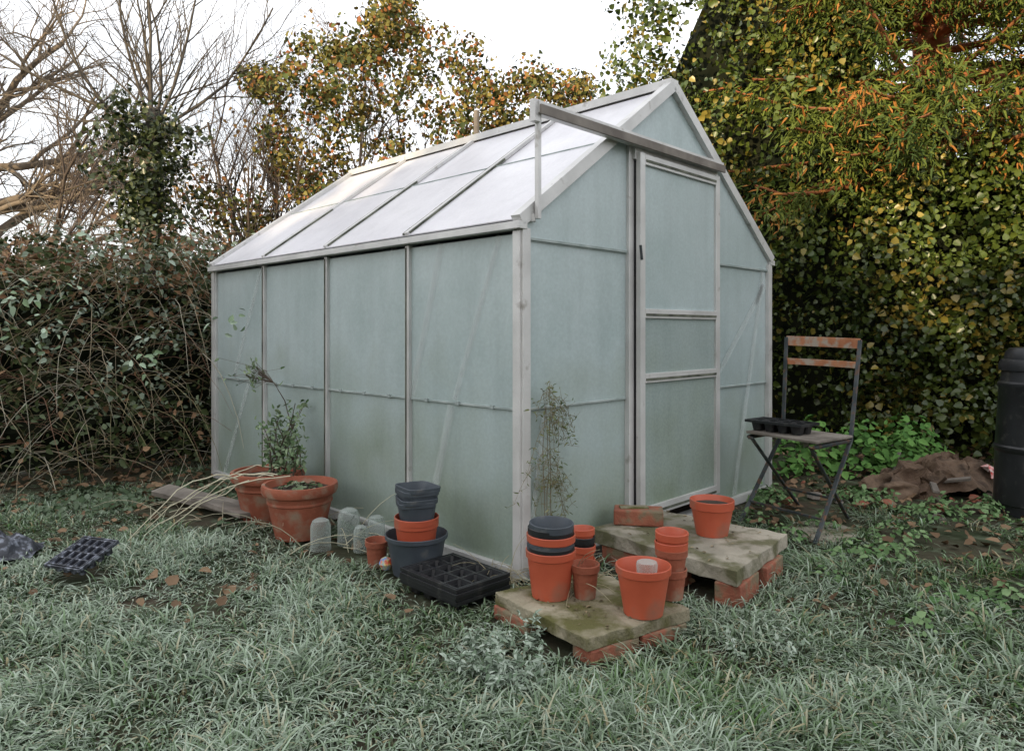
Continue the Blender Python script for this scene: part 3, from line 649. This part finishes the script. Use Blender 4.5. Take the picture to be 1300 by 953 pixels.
br=E('bramble_hedge')
pth=[(-6.5,3.4),(-4.6,4.3),(-3.3,4.75),(-2.5,5.2),(-2.2,6.1),(-2.4,7.4)]
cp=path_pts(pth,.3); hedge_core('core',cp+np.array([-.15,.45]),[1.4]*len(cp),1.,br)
Cn=[];Rd=[]
for _ in range(620):
    f=R.random()*(len(cp)-1);i=int(f);q=cp[i]+(cp[min(i+1,len(cp)-1)]-cp[i])*(f-i)
    z=1.72*R.random()**.8; r=.10+.22*R.random(); dep=R.normal(0,.18)+.25*z
    if R.random()<.3: z=1.45+.25*R.random(); dep=1.2*R.random()
    Cn.append((q[0]-dep*.35,q[1]+dep,z-.05)); Rd.append(r)
P,Nn,ix=lumps(Cn,Rd,85,out=np.array([.2,-.8,.5]),cut=-.2,jr=.6); n=len(P)
up=np.clip(Nn[:,2],0,1); lc=R.random(len(Cn)); 
C=mixc((.030,.045,.016),(.11,.14,.05),np.clip(R.random(n)*.7+.3*lc[ix],0,1))
fz=np.clip(up*1.5,0,1)*np.clip((P[:,2]-.1)/.9,.15,1)*(vn(P,.4,6)>.36)*(.4+.6*R.random(n)); C=C*(1-fz[:,None])+np.array([[.38,.46,.38]])*fz[:,None]
red=R.random(n)<.08+.22*(P[:,2]>1.25); C[red]=mixc((.19,.09,.045),(.32,.20,.11),R.random(red.sum()))
leaves('bramble_leaves',P,Nn,.028+.036*R.random(n),C,M_dleaf,br,wr=.62)
Cn=[(-3.3+R.normal(0,.5),4.25+R.normal(0,.10),1.05+R.normal(0,.24)) for _ in range(44)]
P,Nn,ix=lumps(Cn,[.12]*44,80,out=np.array([.2,-.8,.5]),cut=-.1,jr=.6); n=len(P)
leaves('frosted_leaves',P,Nn+np.array([0,-.2,.6]),.038+.03*R.random(n),mixc((.12,.19,.08),(.42,.52,.40),R.random(n)),M_dleaf,br,wr=.5,droop=.2)
T=Tubes()
for _ in range(1500):
    f=R.random()*(len(cp)-1);i=int(f);q=cp[i]; z0=R.random()*1.65; d=nrm(np.array([R.normal(0,.8),-.5+R.normal(0,.4),1.1*R.random()+.1])); L=.4+.8*R.random()
    p=np.array([q[0]+R.normal(0,.1),q[1]+.15*R.random()+.1*z0,z0]);pts=[p]
    for k in range(6): d=nrm(d+np.array([0,0,-.28])+R.normal(0,.08,3)); pts.append(pts[-1]+d*L/6)
    r=.0016+.0024*R.random(); col=[(.34,.28,.19),(.20,.11,.07),(.42,.39,.30),(.24,.21,.11)][R.integers(4)]
    T.add(pts,np.linspace(r,r*.4,7),3,col)
T.make('canes',M_dleaf,br)

hr=E('distant_hedgerow'); T=Tubes();Cn=[];Rd=[]
for _ in range(420):
    x=-24+26*R.random(); Cn.append((x,17+R.normal(0,.8),2.7*R.random()**.7+.35*math.sin(x*.9))); Rd.append(.3+.5*R.random())
for _ in range(110):
    x=-24+26*R.random(); grow(T,(x,16.6+R.normal(0,.6),1.2),(R.normal(0,.3),0,1),2.2,.022,0,2,(6,5),.7,.12,.08,None,.5,.2,.004)
T.make('branches',M_twig,hr)
P,Nn,ix=lumps(Cn,Rd,22,out=np.array([0,-1,.2]),cut=-.2,jr=.6);n=len(P)
t=np.clip(R.random(n)*.6+.5*vn(P,2.),0,1);C=mixc((.05,.045,.025),(.22,.135,.08),t)
leaves('foliage',P,Nn,.10+.10*R.random(n),C,M_dleaf,hr)
tl=E('distant_trees'); Cn=[];Rd=[]
for _ in range(260):
    x=-70+150*R.random(); Cn.append((x,60+R.normal(0,3),5*R.random()+1.5*math.sin(x*.2))); Rd.append(1.2+1.6*R.random())
P,Nn,ix=lumps(Cn,Rd,3,out=np.array([0,-1,.2]),cut=-.2,jr=.6);n=len(P)
leaves('foliage',P,Nn,.7+.5*R.random(n),mixc((.07,.07,.05),(.14,.11,.08),R.random(n)),M_dleaf,tl)

it=E('ivy_clad_tree'); T=Tubes(); x0=W(190,200,7.6)[0]
T.add([(x0-.05,7.6,0),(x0,7.6,1.5),(x0+.02,7.6,2.6),(x0,7.65,3.4)],[.16,.13,.10,.06],8)
for d in ((-.8,0,.9),(-.45,.2,1),(-.15,-.1,1),(.2,.1,1),(.5,-.1,.9),(.9,.1,.8),(-.9,-.2,.5),(.05,.3,1)):
    grow(T,(x0,7.63,2.8+.5*R.random()),d,2.0,.022,0,2,(9,6),.55,.10,.08,None,.5,.1,.003)
T.make('trunk_and_branches',M_bark,it)
Cn=[];Rd=[]
for _ in range(120):
    z=1.0+2.4*R.random(); Cn.append((x0+R.normal(0,.17+.10*(z>2.6)),7.55+R.normal(0,.16),z)); Rd.append(.08+.14*R.random())
P,Nn,ix=lumps(Cn,Rd,130,cut=-1,jr=.5);n=len(P)
C=mixc((.02,.035,.012),(.08,.10,.035),R.random(n)); leaves('ivy_leaves',P,Nn,.035+.035*R.random(n),C,M_leaf,it,wr=.85)
for nm,x,y,L,dd in (('bare_tree',-6.6,10,2.9,(.05,0,1)),('bare_tree',-3.3,9.6,2.8,(-.15,0,1)),('bare_tree',-2.9,8.3,2.2,(.1,0,1)),('bare_tree',-4.6,12,3.0,(0,0,1)),('bare_tree',-1.9,11,3.9,(.1,0,1))):
    T=Tubes(); e=E(nm); grow(T,(x,y,0),dd,L*1.35,.045,0,3,(10,7,6),.65,.11,.06,None,.52,.28,.0028); T.make('trunk_and_branches',M_twig,e)
T=Tubes(); e=E('oak_tree'); T.add([(-21.5,27,0),(-21.5,27,3),(-21.3,27,6)],[.6,.5,.42],10)
for k in range(15):
    a=k*.9; grow(T,(-21.4,27,3.0+.28*k),(math.cos(a),math.sin(a)*.6,.55),7.5,.2,0,3,(9,7,6),.7,.16,.04,None,.5,.25,.012)
T.make('trunk_and_branches',noise_mat('oak_bark',(.15,.12,.09),(.26,.21,.16),3,.9),e)

tb=E('unseen_shadow_trees'); Cn=[];Rd=[]  # tree belt added out of view to cast shade over the foreground
for _ in range(800):
    x=-48+66*R.random(); H=8.0 if x<-13.3 else 6.4  # belt kept lower on one side so sun reaches the ivy hedge
    Cn.append((x,-20+R.normal(0,1),H*R.random()**.8+.3*math.sin(x*.8))); Rd.append(.6+.6*R.random())
P,Nn,ix=lumps(Cn,Rd,6,cut=-1,jr=.5);n=len(P); leaves('foliage',P,Nn,.35+.25*R.random(n),mixc((.03,.05,.02),(.09,.10,.04),R.random(n)),M_dleaf,tb)
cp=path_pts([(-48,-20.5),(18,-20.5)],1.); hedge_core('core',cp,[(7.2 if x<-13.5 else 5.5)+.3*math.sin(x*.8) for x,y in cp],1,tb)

# ---------------------------------------------------------------- plants in pots and stalks
T=Tubes();PL=[];e=E('potted_shrub')
for (x,y),nst,hh in (((-1.33,3.88),10,.46),((-1.25,3.85),5,.36)):
    for _ in range(nst):
        d=nrm(np.array([R.normal(0,.3),R.normal(0,.25),1])); L=hh*(.4+.7*R.random()); p=np.array([x+R.normal(.05,.05),y+R.normal(0,.05),.22]);pts=[p]
        for k in range(6):
            d=nrm(d+R.normal(0,.12,3)); pts.append(pts[-1]+d*L/6)
            if k>0:
                for _ in range(7): PL.append(pts[-1]+R.normal(0,.024,3))
        T.add(pts,np.linspace(.005,.002,7),4)
pts=[np.array([-1.2,3.95,.23]),np.array([-1.22,3.97,.45]),np.array([-1.27,3.98,.63]),np.array([-1.33,3.98,.73]),np.array([-1.42,3.98,.78])];T.add(pts,[.004,.003,.003,.002,.002],4)
for _ in range(40):
    q=pts[-1]+R.normal(0,.02,3)*np.array([2,1,1]); v=np.array([R.normal(0,.05)-.02,R.normal(0,.04),R.normal(0,.03)]); T.add([pts[-2],q,q+v],[.0012,.0012,.001],3)
    PL.append(q+v)
T.make('stems',M_twig,e); PL=np.array(PL);n=len(PL)
leaves('leaves',PL,R.normal(0,1,(n,3))+np.array([0,-.4,.8]),.024+.018*R.random(n),mixc((.06,.12,.04),(.26,.33,.20),R.random(n)),M_dleaf,e,wr=.45,droop=0)
weeds('potted_seedlings',[(-1.06,3.56,.12)],40,.035,(.08,.12,.05),(.25,.30,.2),.02); bpy.data.objects['potted_seedlings'].location.z=.22
T=Tubes()
for k in range(7):
    a=np.array([-1.2+R.normal(0,.08),3.75+R.normal(0,.06),.27]); b_=np.array([-1.72-.10*R.random(),3.2+.9*R.random(),.03]); h=.04+.10*R.random()
    pts=[a*(1-t)+b_*t+np.array([0,0,h*math.sin(math.pi*t)*(1-t*.3)])+R.normal(0,.006,3) for t in np.linspace(0,1,10)]
    T.add(pts,np.linspace(.0038,.002,10),4,(.58,.54,.40))
for k in range(40):
    x=-2.0+1.4*R.random();y=3.5-.6*(x+1.0)+R.normal(0,.15);d=nrm(np.array([R.normal(0,1),R.normal(0,.6),.5]));p=np.array([x,y,.02]);pts=[p]
    for i in range(6): d=nrm(d+np.array([0,0,-.2]));pts.append(pts[-1]+d*.07)
    T.add(pts,np.linspace(.0025,.001,7),3,(.46,.43,.31))
T.make('dry_grass_stalks',M_dleaf)
T=Tubes();PL=[]
base=A+ux*.10-uy*.05
def gpt(s,z,o=.0): return np.array([base[0]+ux[0]*s-uy[0]*o,base[1]+ux[1]*s-uy[1]*o,z])
for k in range(3):
    T.add([gpt(-.03+.02*k+R.normal(0,.006),z,.01) for z in np.linspace(0,.78,10)],np.linspace(.0024,.001,10),3,(.17,.13,.08))
for k in range(30):
    z=.36+.44*R.random(); s=R.normal(-.01,.02); d=np.array([R.normal(.3,.8),.5*R.random()]); pts=[];o=.01+.03*R.random()
    st=.038
    for i in range(8):
        pts.append(gpt(s,z,o)); s+=d[0]*st*.5; z+=d[1]*st; d[1]-=.24; d[0]+=R.normal(0,.15)
    T.add(pts,np.linspace(.0014,.0006,8),3,(.22,.18,.09))
    for q in pts[2:]:
        for _ in range(3):
            v=R.normal(0,.02,3); T.add([q,q+v],[.0008,.0005],3,(.2,.17,.09))
            if R.random()<.6: PL.append(q+v)
e=E('climbing_weed');T.make('stems',M_dleaf,e);PL=np.array(PL);n=len(PL)
leaves('leaves',PL,R.normal(0,1,(n,3)),.012+.014*R.random(n),mixc((.09,.14,.05),(.22,.22,.10),R.random(n)),M_dleaf,e,wr=.3)
T=Tubes()
for k in range(90):
    c=[(-.08,2.93),(.02,2.85),(.25,2.6),(.12,3.0),(-.06,2.86)][k%5]; d=nrm(np.array([R.normal(-.3,.6),R.normal(-.3,.5),1.])); p=np.array([c[0]+R.normal(0,.03),c[1]+R.normal(0,.03),.0 if k%5!=2 else .085]);pts=[p]; L=.10+.17*R.random()
    for i in range(6): d=nrm(d+np.array([R.normal(0,.1),R.normal(0,.1),-.25]));pts.append(pts[-1]+d*L/6)
    T.add(pts,np.linspace(.0020,.0008,7),3,(.38,.34,.22))
T.make('dry_grass_tuft',M_dleaf)

# ---------------------------------------------------------------- light, sky, camera
SE,SR=math.radians(11),math.radians(212)
w=bpy.data.worlds.new('World'); sc.world=w; w.use_nodes=True; nt=w.node_tree
sk=nt.nodes.new('ShaderNodeTexSky'); sk.sky_type='NISHITA'; sk.sun_disc=False; sk.sun_elevation=SE; sk.sun_rotation=SR; sk.air_density=1.0; sk.dust_density=2.0; sk.ozone_density=1.2
tc=nt.nodes.new('ShaderNodeTexCoord'); cn=nt.nodes.new('ShaderNodeTexNoise'); cn.inputs['Scale'].default_value=2.2; cn.inputs['Detail'].default_value=7
mp=nt.nodes.new('ShaderNodeMapping'); mp.inputs['Scale'].default_value=(1,1,3); nt.links.new(tc.outputs['Generated'],mp.inputs[0]); nt.links.new(mp.outputs[0],cn.inputs['Vector'])
mr=nt.nodes.new('ShaderNodeMapRange'); mr.inputs[1].default_value=.35; mr.inputs[2].default_value=.65; mr.inputs[3].default_value=.48; mr.inputs[4].default_value=.90; nt.links.new(cn.outputs[0],mr.inputs[0])
mx=nt.nodes.new('ShaderNodeMixRGB'); nt.links.new(mr.outputs[0],mx.inputs[0]); nt.links.new(sk.outputs[0],mx.inputs[1]); mx.inputs[2].default_value=(12.9,13.0,13.3,1)
bg=nt.nodes['Background']; bg.inputs[1].default_value=.15; nt.links.new(mx.outputs[0],bg.inputs[0])
sd=np.array([math.sin(SR)*math.cos(SE),math.cos(SR)*math.cos(SE),math.sin(SE)])
l=bpy.data.lights.new('sun','SUN'); l.energy=5.0; l.angle=math.radians(.5); l.color=(1,.79,.50)
lo=bpy.data.objects.new('sun',l); sc.collection.objects.link(lo); lo.rotation_euler=Vector(sd).to_track_quat('Z','Y').to_euler(); lo.location=(-10,-20,12)
cam=bpy.data.cameras.new('camera'); cam.sensor_width=36; cam.lens=F/1300*36; cam.shift_y=-(476.5-HY)/1300; cam.clip_end=2000; cam.clip_start=.05
co=bpy.data.objects.new('camera',cam); sc.collection.objects.link(co); co.location=(0,0,CH); co.rotation_euler=(math.radians(90),0,0); sc.camera=co
sc.view_settings.view_transform='Standard'; sc.view_settings.look='None'; sc.view_settings.exposure=0
